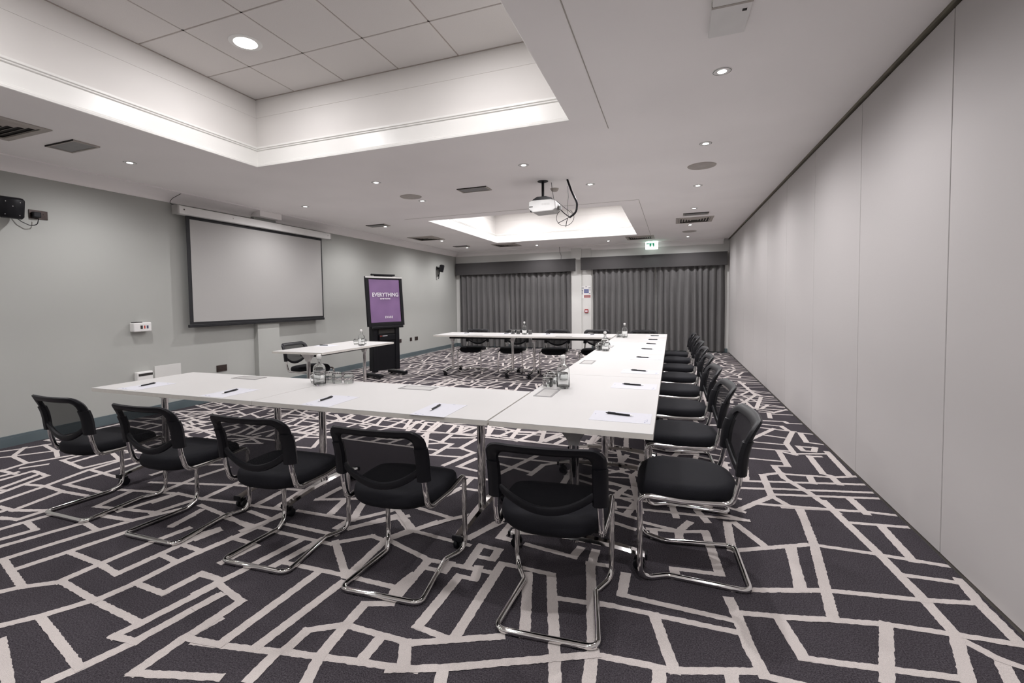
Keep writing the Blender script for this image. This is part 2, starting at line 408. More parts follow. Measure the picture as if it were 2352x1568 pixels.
for rect, gx, gy in ((T1, -3.582, 3.264), (T2, -3.582, 10.24)):
    x0, x1, y0, y1 = rect
    b = MB()          # white moulded band of the tray edge
    for (z0, z1, p, q) in ((ZC, ZC + .004, 0, -.006), (ZC + .004, ZC + .02, -.006, -.006), (ZC + .02, ZC + .026, -.006, .004), (ZC + .026, ZC + .036, .004, .004),
                           (ZC + .036, ZC + .04, .004, .012), (ZC + .04, ZC + .178, .012, .03), (ZC + .178, ZC + .182, .03, .018), (ZC + .182, ZC + .192, .018, .018),
                           (ZC + .192, ZC + .196, .018, .008), (ZC + .196, ZC + .212, .008, .008), (ZC + .212, ZC + .214, .008, .055)):
        frame_loop(b, rect, z0, z1, p, q)
    b.build('tray_band', 'white_gloss', ce)
    b = MB()
    frame_loop(b, rect, ZC + .214, 3.284, .055, .055)
    frame_loop(b, rect, 3.284, 3.286, .055, .059)
    frame_loop(b, rect, 3.286, 3.292, .059, .059)
    frame_loop(b, rect, 3.292, 3.294, .059, .055)
    frame_loop(b, rect, 3.294, ZT + .03, .055, .055)
    b.build('tray_wall', 'tray_paint', ce)
    X0, X1, Y0, Y1 = x0 - .055, x1 + .055, y0 - .055, y1 + .055
    MB().quad((X0, Y0, ZT + .03), (X1, Y0, ZT + .03), (X1, Y1, ZT + .03), (X0, Y1, ZT + .03)).build('tray_back', 'vent_dark', ce)
    def lines(g, lo, hi):
        v = g
        while v - TILE > lo + .02: v -= TILE
        out = []
        while v < hi - .02: out.append(v); v += TILE
        return [lo] + out + [hi]
    lx, ly = lines(gx, X0, X1), lines(gy, Y0, Y1)
    for i in range(len(lx) - 1):
        for j in range(len(ly) - 1):
            g = .006
            sx, sy = round(lx[i + 1] - lx[i] - 2 * g, 4), round(ly[j + 1] - ly[j] - 2 * g, 4)
            if (sx, sy) not in me_tile:
                me_tile[(sx, sy)] = MB().box(-sx / 2, sx / 2, -sy / 2, sy / 2, 0, .015).mesh('ceiling_tile', bevel=.003, seg=1)
            put('ceiling_tile', me_tile[(sx, sy)], 'tile_face', ce, ((lx[i] + lx[i + 1]) / 2, (ly[j] + ly[j + 1]) / 2, ZT))
    for v in lx[1:-1]: MB().box(v - .009, v + .009, Y0, Y1, ZT + .004, ZT + .02).build('grid_bar', 'tile_grid', ce)
    for v in ly[1:-1]: MB().box(X0, X1, v - .009, v + .009, ZT + .004, ZT + .02).build('grid_bar', 'tile_grid', ce)
    for a_ in ((X0, X0 + .012, Y0, Y1), (X1 - .012, X1, Y0, Y1), (X0, X1, Y0, Y0 + .012), (X0, X1, Y1 - .012, Y1)):
        MB().box(a_[0], a_[1], a_[2], a_[3], ZT - .004, ZT + .004).build('edge_bar', 'tile_grid', ce)
# fine shadow-gap lines around the trays
for k, (x0, x1, y0, y1) in enumerate(((-.503, -.497, -.2, 4.03), (-4.32, -.45, 7.045, 7.052), (-.456, -.45, 7.05, 11.3))):
    struct(MB().box(x0, x1, y0, y1, ZC - .0025, ZC + .002).build('trim_%d' % (k + 1), 'vent_grey'))

# ---- walls
WT = .12
struct(MB().box(XL - WT, XL, YF - WT, YB + WT, 0, ZC + .05).build('wall_left', 'wall_grey'), 'plain pale grey-green wall behind the projection screen')
struct(MB().box(XL - WT, XR + WT, YF - WT, YF, 0, ZC + .05).build('wall_front', 'wall_white'))
wb = struct(MB().box(XL - WT, XR + WT, YB, YB + WT, 0, ZC + .05).build('wall_back', 'wall_white'), 'pale wall behind the curtains')
MB().box(-2.545, -2.275, YB - .06, YB, 0, ZC).build('pier', 'wall_white', wb)
MB().box(-2.275, -2.02, YB - .03, YB, 0, ZC).build('pier_panel', 'wall_white', wb)
# folding partition: flush panels with dark joints, head track and bottom seal
wr = struct(MB().box(XR + .012, XR + WT, YF - WT, YB + WT, 0, ZC + .05).build('wall_right', 'joint_dark'), 'pale folding partition wall of tall flush panels')
PJ = 2.972
first = PJ - 5 * 1.18
me_panel = MB().box(0, .03, .0035, 1.18 - .0035, .022, ZC - .028).mesh('panel', bevel=.002, seg=1)
y = first
while y < YB:
    yy = min(y + 1.18, YB)
    if yy - y > 1.17: put('panel', me_panel, 'partition', wr, (XR - .004, y, 0))
    else: MB().box(XR - .004, XR + .026, y + .0035, yy, .022, ZC - .028).build('panel', 'partition', wr)
    y += 1.18
MB().box(XR - .022, XR + .02, YF, YB, ZC - .02, ZC + .01).build('head_track', 'track_metal', wr)
MB().box(XR + .001, XR + .02, YF, YB, 0, .024).build('bottom_seal', 'joint_dark', wr)

# ---- coving and skirting
def cove(axis):
    n = 8
    prof = [(0, -.117), (.012, -.117)]
    for k in range(n + 1):
        a = k / n * PI / 2
        prof.append((.012 + .188 * (1 - math.cos(a)), -.105 + .09 * math.sin(a)))
    return prof + [(.21, -.015), (.218, -.015), (.218, 0), (0, 0)]
pr = cove(0)
m = MB()
n = len(pr)
m.add([(XL + a, YF, ZC + b) for a, b in pr] + [(XL + a, YB, ZC + b) for a, b in pr], [(i, (i + 1) % n, n + (i + 1) % n, n + i) for i in range(n)] + [tuple(range(n)), tuple(range(2 * n - 1, n - 1, -1))])
struct(m.build('trim_4', 'ceiling_paint', smooth=True), 'plain concave coving along the screen wall')
m = MB()
m.add([(XL, YB - a, ZC + b) for a, b in pr] + [(1.16, YB - a, ZC + b) for a, b in pr], [(i, (i + 1) % n, n + (i + 1) % n, n + i) for i in range(n)] + [tuple(range(n)), tuple(range(2 * n - 1, n - 1, -1))])
struct(m.build('trim_5', 'ceiling_paint', smooth=True), 'plain concave coving above the curtains')
struct(MB().box(XL, XL + .018, YF, YB, 0, .085).box(XL, XL + .012, YF, YB, .085, .105).build('baseboard_left', 'skirting'), 'dark teal grey skirting board')
struct(MB().box(XL + .02, XR - .03, YB - .018, YB, 0, .1).build('baseboard_back', 'skirting'))

# ================================================================ CHAIRS
def make_chair():
    t = thing('meeting_chair', '', 'chair', group='black mesh-back chairs')
    half = [(-.205, -.200, .66), (-.211, -.176, .50), (-.214, -.150, .405), (-.230, .060, .405), (-.232, .247, .420), (-.232, .247, .013), (-.168, .120, .013), (-.206, -.235, .013)]
    pts = half + [(-x, y, z) for x, y, z in reversed(half)]
    rad = [.06, .055, .3, .045, .075, .05, .045, .045, .05, .075, .045, .3, .055, .06]
    MB().tube(fillet(pts, rad, 7), .0132, 12).build('frame', 'chrome', t, smooth=True)
    # seat cushion
    ol = []
    N = 40
    for k in range(N):
        a = 2 * PI * k / N
        c, s = math.cos(a), math.sin(a)
        e = .52 if s > 0 else .72
        ol.append((.232 * math.copysign(abs(c) ** e, c), .035 + (.225 if s > 0 else .235) * math.copysign(abs(s) ** (.55 if s > 0 else .85), s)))
    rings = [(.80, .392), (.93, .396), (.985, .410), (1.0, .428), (.985, .449), (.94, .463), (.82, .471), (.55, .4735), (.25, .4725)]
    vs, fs = [], []
    for sc, z in rings:
        for (x, y) in ol:
            px, py = x * sc, .035 + (y - .035) * sc
            dz = -max(0, py - .13) ** 2 * 1.7 + max(0, abs(px) - .1) ** 2 * .35
            vs.append((px, py, z + dz))
    for i in range(len(rings) - 1):
        for k in range(N):
            fs.append((i * N + k, i * N + (k + 1) % N, (i + 1) * N + (k + 1) % N, (i + 1) * N + k))
    fs.append(tuple(range(N - 1, -1, -1))); fs.append(tuple((len(rings) - 1) * N + k for k in range(N)))
    MB().add(vs, fs).build('seat', 'black_fabric', t, smooth=True)
    MB().box(-.2, .2, -.09, .16, .388, .398).build('seat_pan', 'black_plastic', t)
    # backrest surface y(x, z)
    def ysurf(x, z):
        k = (z - .48) / .31
        return -.172 - .03 * k - .052 * max(0, k - .45) ** 2 / .3 - .034 * (1 - (x / .24) ** 2)
    def arch(off_side, off_top, zb, n=10):
        w, top, r = .24 - off_side, .79 - off_top, max(.02, .064 - off_side * .55)
        p = [(-w, zb + (top - r - zb) * i / 8) for i in range(8)]
        for k in range(n + 1):
            a = PI - PI / 2 * k / n
            p.append((-w + r + r * math.cos(a), top - r + r * math.sin(a)))
        for i in range(1, 8): p.append((-(w - r) + 2 * (w - r) * i / 8, top))
        for k in range(n + 1):
            a = PI / 2 - PI / 2 * k / n
            p.append((w - r + r * math.cos(a), top - r + r * math.sin(a)))
        for i in range(1, 9): p.append((w, top - r + (zb - top + r) * i / 8))
        return p
    sec = [(0, 0), (.12, .010), (.5, .014), (.88, .010), (1, 0), (.88, -.010), (.5, -.014), (.12, -.010)]
    def band(P, Q, name, thick=1.0, grow=0.0):
        vs, fs = [], []
        m = len(P)
        for (a, b) in zip(P, Q):
            for s, yo in sec:
                s2 = s + grow * (s - .5)
                x, z = a[0] + (b[0] - a[0]) * s2, a[1] + (b[1] - a[1]) * s2
                vs.append((x, ysurf(x, z) + yo * thick, z))
        K = len(sec)
        for i in range(m - 1):
            for k in range(K):
                fs.append((i * K + k, i * K + (k + 1) % K, (i + 1) * K + (k + 1) % K, (i + 1) * K + k))
        fs.append(tuple(range(K - 1, -1, -1))); fs.append(tuple((m - 1) * K + k for k in range(K)))
        return MB().add(vs, fs).build(name, 'black_plastic', t, smooth=True)
    band(arch(0, 0, .60), arch(.056, .042, .60), 'back_frame', 1.2)
    for s in (-1, 1):
        P = [(s * .243, .545 + .155 * i / 6) for i in range(7)]
        Q = [(s * .182, .545 + .155 * i / 6) for i in range(7)]
        band(P, Q, 'back_sleeve', 1.75)
    def rail(x): return .497 + .088 * (abs(x) / .205) ** 2.0
    xs = [-.205 + .41 * i / 24 for i in range(25)]
    band([(x, rail(x) + .032) for x in xs], [(x, rail(x) - .006) for x in xs], 'lower_rail', 1.0)
    vs, fs = [], []
    nx, nz = 24, 10
    for i in range(nx + 1):
        x = -.204 + .408 * i / nx
        top = .762 - .045 * max(0, (abs(x) - .17) / .035) ** 2
        for j in range(nz + 1):
            z = rail(x) + .012 + (top - rail(x) - .012) * j / nz
            vs.append((x, ysurf(x, z) + .004, z))
    for i in range(nx):
        for j in range(nz):
            a = i * (nz + 1) + j
            fs.append((a, a + 1, a + nz + 2, a + nz + 1))
    MB().add(vs, fs).build('back_mesh', 'chair_mesh', t, smooth=True)
    for s in (-1, 1):
        MB().box(s * .12 - .012, s * .12 + .012, -.246, -.226, .0, .006).build('glide', 'black_plastic', t)
    return t
chair = make_chair()
ct = tree_of(chair)
CH = [
    ((-3.604, 1.982, 0), .003, 'black mesh chair at the left end of the near row, closest to the screen wall'),
    ((-2.797, 1.970, 0), .022, 'second black mesh chair from the left in the near row'),
    ((-2.000, 1.957, 0), .055, 'third black mesh chair from the left, middle of the near row'),
    ((-1.254, 1.968, 0), .059, 'fourth black mesh chair from the left in the near row'),
    ((-0.481, 1.960, 0), .068, 'large black mesh chair seen from behind at the near corner of the table run'),
    ((0.092, 2.505, 0), 1.628, 'nearest black chair on the partition side, its whole seat and chrome frame clear'),
    ((0.085, 3.332, 0), 1.626, 'second black chair from the camera along the partition side'),
    ((0.073, 4.110, 0), 1.632, 'third black chair from the camera along the partition side'),
    ((0.080, 4.900, 0), 1.61, 'fourth black chair from the camera along the partition side'),
    ((0.085, 5.680, 0), 1.60, 'fifth black chair from the camera along the partition side'),
    ((0.090, 6.450, 0), 1.60, 'sixth black chair from the camera along the partition side'),
    ((0.080, 7.240, 0), 1.59, 'seventh black chair from the camera along the partition side'),
    ((0.070, 7.980, 0), 1.58, 'farthest black chair along the partition side, next to the curtains'),
    ((-3.575, 8.24, 0), 3.17, 'black chair at the left end of the far row by the curtains'),
    ((-2.770, 8.25, 0), 3.17, 'second black chair from the left in the far row, behind the glasses'),
    ((-1.978, 8.24, 0), 3.18, 'third black chair from the left in the far row by the curtains'),
    ((-1.270, 8.30, 0), 3.14, 'fourth black chair from the left in the far row, below the fire notice'),
    ((-0.470, 8.35, 0), 3.14, 'black chair at the head of the long table run, in front of the wide curtains'),
    ((-4.800, 5.189, 0), -1.54, 'lone black chair tucked under the separate presenter table'),
]
for i, (loc, rz, lab) in enumerate(CH):
    if i == 0:
        chair.location = loc; chair.rotation_euler = (0, 0, rz); chair['label'] = lab
    else: copy_tree(chair, loc, rz, lab, tree=ct)

# ================================================================ TABLES
def make_table(L, D, module, name='flip_table'):
    t = thing(name, '', 'table', group='white meeting tables')
    TH = .735
    top = MB().box(-L / 2 + .002, L / 2 - .002, -D / 2, D / 2, TH - .003, TH).build('table_top', 'laminate', t)
    MB().box(-L / 2 + .002, L / 2 - .002, -D / 2, D / 2, TH - .027, TH - .003).build('edge_band', 'edge_band', t)
    for s in (-1, 1):
        x = s * (L / 2 - .2)
        MB().lathe([(.0245, .085), (.0245, .56), (.0245, .6)], 20, (x, 0, 0)).build('post', 'chrome', t, smooth=True)
        # flared casting under the top
        m = MB()
        ring = []
        for (hw, hd, z) in ((.025, .025, .595), (.027, .03, .62), (.034, .055, .655), (.042, .085, .69), (.045, .095, .706)):
            ring.append([(x - hw, -hd, z), (x + hw, -hd, z), (x + hw, hd, z), (x - hw, hd, z)])
        vs = [p for r in ring for p in r]
        fs = [(4 * i + k, 4 * i + (k + 1) % 4, 4 * i + 4 + (k + 1) % 4, 4 * i + 4 + k) for i in range(4) for k in range(4)] + [(0, 3, 2, 1), (16, 17, 18, 19)]
        m.add(vs, fs).build('bracket', 'brushed', t, smooth=True)
        # arched foot
        m = MB()
        n = 14
        vs, fs = [], []
        for i in range(n + 1):
            u = -1 + 2 * i / n
            y = u * (D / 2 - .045)
            zt = .118 - .034 * u * u
            hw = .034 - .008 * abs(u)
            th = .026 - .006 * abs(u)
            for (dx, dz) in ((-hw, -th * .55), (-hw * .55, 0), (hw * .55, 0), (hw, -th * .55), (hw * .6, -th), (-hw * .6, -th)):
                vs.append((x + dx, y, zt + dz))
        for i in range(n):
            for k in range(6): fs.append((i * 6 + k, i * 6 + (k + 1) % 6, i * 6 + 6 + (k + 1) % 6, i * 6 + 6 + k))
        fs += [tuple(range(5, -1, -1)), tuple(n * 6 + k for k in range(6))]
        foot = m.add(vs, fs).build('foot', 'chrome', t, smooth=True)
        for e in (-1, 1):
            y = e * (D / 2 - .045)
            MB().box(x - .028, x + .028, min(y, y + e * .012), max(y, y + e * .012), .058, .088).build('end_cap', 'black_plastic', foot, bevel=.004)
            y -= e * .03
            c = MB()
            c.lathe([(.007, .03), (.007, .075)], 10, (x, y, 0))
            c.box(x - .012, x + .012, y - .02, y + .02, .042, .06)
            for q in (-1, 1):
                M = rot_m('Y', PI / 2, (x + q * .018, y, .027))
                c.lathe([(.010, -.011), (.024, -.010), (.027, -.006), (.027, .006), (.024, .010), (.010, .011)], 16, M=M)
            c.build('caster', 'black_plastic', foot, smooth=True)
    MB().box(-L / 2 + .2, L / 2 - .2, -.13, -.095, .655, .705).build('beam', 'black_plastic', t)
    MB().box(-L / 2 + .2, L / 2 - .2, .095, .13, .655, .705).build('beam', 'black_plastic', t)
    for s in (-1, 1):
        x = s * (L / 2 - .27)
        MB().prism([(-.10, .707), (.06, .707), (.04, .66), (-.05, .64)], -.02, .02, rot_m('X', PI / 2, (x, -.02, 0))).build('latch', 'black_plastic', t)
    if module:
        y = D / 2 - .105
        mo = MB()
        for (a, b, c, d) in ((-.13, .13, y - .06, y - .05), (-.13, .13, y + .05, y + .06), (-.13, -.12, y - .05, y + .05), (.12, .13, y - .05, y + .05)):
            mo.box(a, b, c, d, TH, TH + .0022)
        mo = mo.build('power_frame', 'grey_plastic', t)
        MB().box(-.115, .115, y - .046, y + .046, TH, TH + .0018).build('power_lid', 'light_grey', mo)
        for s in (-1, 1): MB().box(s * .1175 - .002, s * .1175 + .002, y - .048, y + .048, TH, TH + .001).build('gap', 'vent_dark', mo)
    return t
LF, LR = 1.587, 1.56
tA = make_table(LF, .79, True)
tt = tree_of(tA)
YFR = 2.17
FR = [((-4.05 + LF / 2, YFR + .395, 0), 0, 'white table at the screen wall end of the near row, bare left corner'),
      ((-4.05 + LF * 1.5, YFR + .395, 0), 0, 'white table of the near row that butts against the long partition-side run'),
      ((-4.06 + LF / 2, 7.5 + .395, 0), PI, 'white table at the left end of the far row before the curtains'),
      ((-4.06 + LF * 1.5, 7.5 + .395, 0), PI, 'white table of the far row that meets the long partition-side run')]
for i, (loc, rz, lab) in enumerate(FR):
    if i == 0: tA.location = loc; tA.rotation_euler = (0, 0, rz); tA['label'] = lab
    else: copy_tree(tA, loc, rz, lab, tree=tt)
tB = make_table(LR, .79, True)
tbt = tree_of(tB)
ORD = ['nearest white table of the long run beside the partition, with the large loose near corner',
       'second white table of the long run from the camera',
       'third white table of the long run from the camera, just past the visible seam',
       'farthest white table of the long run, its end towards the curtains']
for i, lab in enumerate(ORD):
    loc = (-.868 + .395, YFR + LR * (i + .5), 0)
    if i == 0: tB.location = loc; tB.rotation_euler = (0, 0, PI / 2); tB['label'] = lab
    else: copy_tree(tB, loc, PI / 2, lab, tree=tbt)
tC = make_table(1.55, .8, False)
tC.location = (-4.385, 5.33, 0); tC.rotation_euler = (0, 0, PI / 2 - .01); tC['label'] = 'separate white presenter table in front of the projection screen'
del tC['group']

# ================================================================ THINGS ON THE TABLES
ZTOP = .735
def make_sheet():
    t = thing('note_sheet', '', 'paper', group='note sheets set out on the tables')
    m = MB().box(-.148, .148, -.105, .105, 0, .0012).build('sheet', 'paper', t)
    p = MB()
    for i, w in enumerate((.010, .012, .007, .011)): p.box(.118 + (i % 2) * .009, .124 + (i % 2) * .009, -.085 + i * .016, -.085 + i * .016 + w, .0012, .0015)
    p.build('print', 'print_grey', m)
    MB().box(-.135, -.131, .02, .035, .0012, .0015).build('print_mark', 'print_grey', m)
    return t
def make_pen():
    t = thing('pen', '', 'pen', group='black pens lying on the note sheets')
    M = rot_m('Y', PI / 2, (0, 0, .0055))
    MB().lathe([(.0035, -.066), (.005, -.062), (.0053, -.02), (.0053, .045), (.0042, .055)], 12, M=M).build('barrel', 'black_plastic', t, smooth=True)
    MB().lathe([(.0042, .055), (.0025, .066), (.0008, .074)], 12, M=M).build('tip', 'brushed', t, smooth=True)
    MB().lathe([(.0022, -.074), (.0028, -.072), (.0028, -.066)], 10, M=M).build('button', 'black_plastic', t, smooth=True)
    MB().box(-.062, -.022, -.0016, .0016, .0108, .0122).build('clip', 'black_plastic', t)
    return t
sheet, pen = make_sheet(), make_pen()
st, pt = tree_of(sheet), tree_of(pen)
PP = []   # sheet x,y,rz ; pen x,y,rz ; label words
for k, (sx, sy, px, py, pr_) in enumerate(((-3.70, 2.345, -3.735, 2.365, 1.77), (-2.84, 2.335, -2.86, 2.35, 1.71), (-1.98, 2.325, -2.035, 2.34, 1.63), (-1.22, 2.31, -1.255, 2.33, 1.63))):
    w = ('at the screen wall end of the near row', 'second from the left in the near row', 'third from the left in the near row', 'fourth from the left in the near row')[k]
    PP.append((sx, sy, -PI / 2, px, py, pr_ + PI, w))
RW = ('nearest the camera', 'second from the camera', 'third from the camera', 'fourth from the camera', 'fifth from the camera', 'sixth from the camera', 'seventh from the camera', 'farthest from the camera')
for k, (py, pr_) in enumerate(((2.475, -.20), (3.37, -.14), (4.05, -.25), (4.98, -.26), (5.83, -.15), (6.52, -.28), (7.19, .1), (7.93, .12))):
    PP.append((-.245, py - .03, 0, -.255 - (.02 if 2 < k < 5 else 0), py, pr_, 'on the long partition-side run, ' + RW[k]))
for k, px in enumerate((-3.66, -2.86, -2.08, -1.3)):
    w = ('at the left end of the far row', 'second from the left in the far row', 'third from the left in the far row', 'fourth from the left in the far row')[k]
    PP.append((px, 8.07, PI / 2, px + .02, 8.06, 1.2, w))
PP.append((-4.62, 5.36, PI, -4.65, 5.355, .25, 'on the separate presenter table'))
for i, (sx, sy, sr, px, py, pr_, w) in enumerate(PP):
    l1, l2 = 'white note sheet ' + w, 'black pen lying on the sheet ' + w
    if i == 0:
        for o, x, y, z, r, l in ((sheet, sx, sy, ZTOP, sr, l1), (pen, px, py, ZTOP + .0015, pr_, l2)):
            o.location = (x, y, z); o.rotation_euler = (0, 0, r); o['label'] = l
    else:
        copy_tree(sheet, (sx, sy, ZTOP), sr, l1, tree=st)
        copy_tree(pen, (px, py, ZTOP + .0015), pr_, l2, tree=pt)

def make_bottle():
    t = thing('water_bottle', '', 'bottle', group='clear water bottles')
    out = [(.030, 0), (.041, .002), (.044, .008), (.0445, .02), (.0445, .116), (.0437, .127), (.0405, .139), (.0345, .149), (.0265, .156), (.0185, .1605), (.0145, .166), (.0132, .176), (.0132, .190), (.0162, .192), (.0162, .199), (.0145, .201)]
    inn = [(.0118, .201), (.0116, .176), (.0130, .1655), (.0172, .1592), (.0252, .1545), (.0330, .1477), (.0388, .1382), (.0419, .1265), (.0427, .116), (.0427, .016), (.039, .011), (0, .0125)]
    MB().lathe([(0, .003)] + out + inn, 32).build('glass_body', 'glass', t, smooth=True)
    MB().lathe([(0, .193), (.0105, .194), (.011, .203), (.0165, .206), (.0175, .214), (.0165, .224), (.011, .228), (0, .229)], 20).build('stopper', 'white_plastic', t, smooth=True)
    w = MB()
    w.tube(fillet([(-.0155, 0, .19), (-.02, 0, .2), (-.019, 0, .222), (0, 0, .232), (.019, 0, .222), (.02, 0, .2), (.0155, 0, .19)], .006, 4), .0012, 6)
    w.build('wire_bail', 'chrome', t, smooth=True)
    return t
def make_glass():
    t = thing('tumbler', '', 'glass', group='upturned water glasses')
    # stands rim-down
    prof = [(.0315, 0), (.0335, .0015), (.0375, .02), (.0395, .042), (.0385, .06), (.033, .076), (.025, .082), (0, .083), ]
    inn = [(0, .074), (.022, .073), (.0312, .069), (.0368, .057), (.0378, .042), (.0358, .02), (.0315, 0)]
    MB().lathe(prof + inn, 28, caps=False).build('glass_body', 'glass', t, smooth=True)
    return t
bottle, tumbler = make_bottle(), make_glass()
bt, gt = tree_of(bottle), tree_of(tumbler)
BO = [(-2.44, 2.75, 'clear stoppered bottle among glasses on the near row'), (-.70, 3.14, 'clear stoppered bottle beside the nearest flush lid of the long run'),
      (-.735, 5.55, 'clear stoppered bottle midway along the long run'), (-.70, 7.56, 'clear stoppered bottle at the far end of the long run'),
      (-2.46, 7.93, 'clear stoppered bottle on the far row'), (-4.09, 5.46, 'clear stoppered bottle on the presenter table')]
for i, (x, y, l) in enumerate(BO):
    if i == 0: bottle.location = (x, y, ZTOP); bottle['label'] = l
    else: copy_tree(bottle, (x, y, ZTOP), i * .7, l, tree=bt)
GL = [(-2.545, 2.825, 'upturned glass partly behind the left side of the near-row bottle'), (-2.455, 2.875, 'upturned glass directly behind the near-row bottle'),
      (-2.375, 2.865, 'upturned glass just right of the near-row bottle'), (-2.285, 2.885, 'rightmost upturned glass of the near-row set'),
      (-.815, 3.17, 'nearest upturned glass beside the big bottle on the long run'), (-.815, 3.27, 'second upturned glass of the cluster on the near part of the long run'),
      (-.815, 3.37, 'third upturned glass of the cluster on the near part of the long run'), (-.73, 3.31, 'upturned glass right behind the nearest bottle of the long run'),
      (-.82, 5.60, 'nearest upturned glass beside the midway bottle of the long run'), (-.82, 5.71, 'second upturned glass of the midway cluster on the long run'),
      (-.82, 5.82, 'third upturned glass of the midway cluster on the long run'), (-.74, 5.76, 'upturned glass behind the midway bottle of the long run'),
      (-.80, 7.66, 'nearer upturned glass beside the far end bottle of the long run'), (-.80, 7.76, 'farther upturned glass beside the far end bottle of the long run'),
      (-2.70, 8.0, 'leftmost upturned glass on the far row'), (-2.60, 8.0, 'middle upturned glass on the far row, just left of the bottle'), (-2.375, 8.0, 'upturned glass right of the bottle on the far row'),
      (-4.30, 5.62, 'upturned glass beside the bottle on the presenter table'), (-4.20, 5.66, 'upturned glass behind the bottle on the presenter table')]
for i, (x, y, l) in enumerate(GL):
    if i == 0: tumbler.location = (x, y, ZTOP); tumbler['label'] = l
    else: copy_tree(tumbler, (x, y, ZTOP), i * .5, l, tree=gt)

# ================================================================ LAMPS IN THE CEILING
def make_downlight():
    t = thing('downlight', '', 'downlight', group='small recessed downlights')
    MB().lathe([(.050, -.004), (.056, -.003), (.057, 0), (.043, 0), (.040, .004), (.044, -.0035), (.050, -.004)], 24).build('trim_ring', 'white_plastic', t, smooth=True)
    MB().lathe([(0, -.006), (.02, -.0052), (.036, -.002), (.041, .003)], 20).build('lens', 'lamp_lens', t, smooth=True)
    return t
dl = make_downlight()
dt = tree_of(dl)
def spot(x, y, z, w, ang=170, blend=.8, r=.03, name='lamp_beam', parent=None, loc=None):
    L = bpy.data.lights.new(name, 'SPOT')
    L.energy = w; L.spot_size = math.radians(ang); L.spot_blend = blend; L.shadow_soft_size = r
    L.color = (1.0, .975, 1.0)
    o = bpy.data.objects.new(name, L); COL.objects.link(o)
    o.location = loc or (x, y, z)
    if parent: o.parent = parent
    return o
DL = [(-5.045, 3.13, 'downlight near the screen wall, closest to the camera'), (-5.045, 5.50, 'downlight near the screen wall above the projection screen'), (-5.045, 7.54, 'third downlight along the screen wall, beside a small ceiling plate'),
      (-5.06, 9.87, 'fourth downlight along the screen wall, beside a grille'), (-5.10, 11.4, 'last downlight along the screen wall by the curtain corner'),
      (-3.29, 4.75, 'downlight below the left part of the near tray edge'), (-3.30, 5.86, 'downlight right beside the round speaker left of the projector'),
      (-3.28, 11.75, 'downlight beyond the far tray on the left'), (-1.465, 4.76, 'downlight between the near tray and the projector'), (-.95, 5.87, 'downlight just right of the projector cables'),
      (-1.46, 11.69, 'downlight beyond the far tray on the right'), (.29, 3.31, 'large bright downlight nearest the camera beside the partition'), (.285, 4.77, 'second downlight in the partition-side row'),
      (.30, 6.49, 'third downlight in the partition-side row, past the round speaker'), (.32, 8.09, 'fourth downlight in the partition-side row, before the square grille'),
      (.32, 9.87, 'fifth downlight in the partition-side row, behind the square grille'), (.335, 11.73, 'last downlight in the partition-side row, closest to the curtains')]
OFF = [(.29, 1.15), (.29, -.4), (.29, -1.7), (-5.045, 1.1), (-5.045, -.9), (-3.29, -1.3), (-1.465, -1.3)]  # added downlights out of view, put in to light the room
OFFL = ['added unseen partition-side downlight above the camera', 'added unseen partition-side downlight just behind the camera', 'added unseen partition-side downlight far behind the camera', 'added unseen screen wall downlight beside the camera', 'added unseen screen wall downlight behind the camera', 'added unseen downlight behind the near tray on the left', 'added unseen downlight behind the near tray on the right']
for i, (x, y, l) in enumerate(DL + [(x, y, l) for (x, y), l in zip(OFF, OFFL)]):
    if i == 0:
        dl.location = (x, y, ZC); dl['label'] = l; o = dl
    else: o = copy_tree(dl, (x, y, ZC), 0, l, tree=dt)
    spot(0, 0, 0, DOWN_W, parent=o, loc=(0, 0, -.012))
def make_panel_light():
    t = thing('tile_light', '', 'ceiling light', group='round lights in the tray tiles')
    MB().lathe([(.112, -.006), (.124, -.004), (.127, 0), (.112, 0), (.112, -.006)], 40).build('rim', 'white_plastic', t, smooth=True)
    MB().lathe([(0, -.007), (.08, -.0065), (.108, -.005), (.113, -.002)], 40).build('diffuser', 'panel_lens', t, smooth=True)
    return t
pl = make_panel_light()
plt = tree_of(pl)
TL = [(-3.277, 2.959, 'big round glowing light in the left part of the near tray'), (-1.447, 2.959, 'big round light cut by the top edge in the near tray'),
      (-3.277, 1.129, 'round light of the near tray above the camera'), (-1.447, 1.129, 'round light of the near tray above and right of the camera'),
      (-3.277, 9.935, 'round light hidden in the far tray, far left'), (-1.447, 9.935, 'round light hidden in the far tray, far right'),
      (-3.277, 8.1, 'round light hidden in the far tray, near left'), (-1.447, 8.1, 'round light hidden in the far tray, near right')]
for i, (x, y, l) in enumerate(TL):
    if i == 0:
        pl.location = (x, y, ZT); pl['label'] = l; o = pl
    else: o = copy_tree(pl, (x, y, ZT), 0, l, tree=plt)
    L = bpy.data.lights.new('panel_beam', 'AREA'); L.shape = 'DISK'; L.size = .22; L.energy = PANEL_W[0 if y < 5 else 1]; L.color = (1.0, .975, .99)
    a = bpy.data.objects.new('panel_beam', L); COL.objects.link(a); a.parent = o; a.location = (0, 0, -.012)

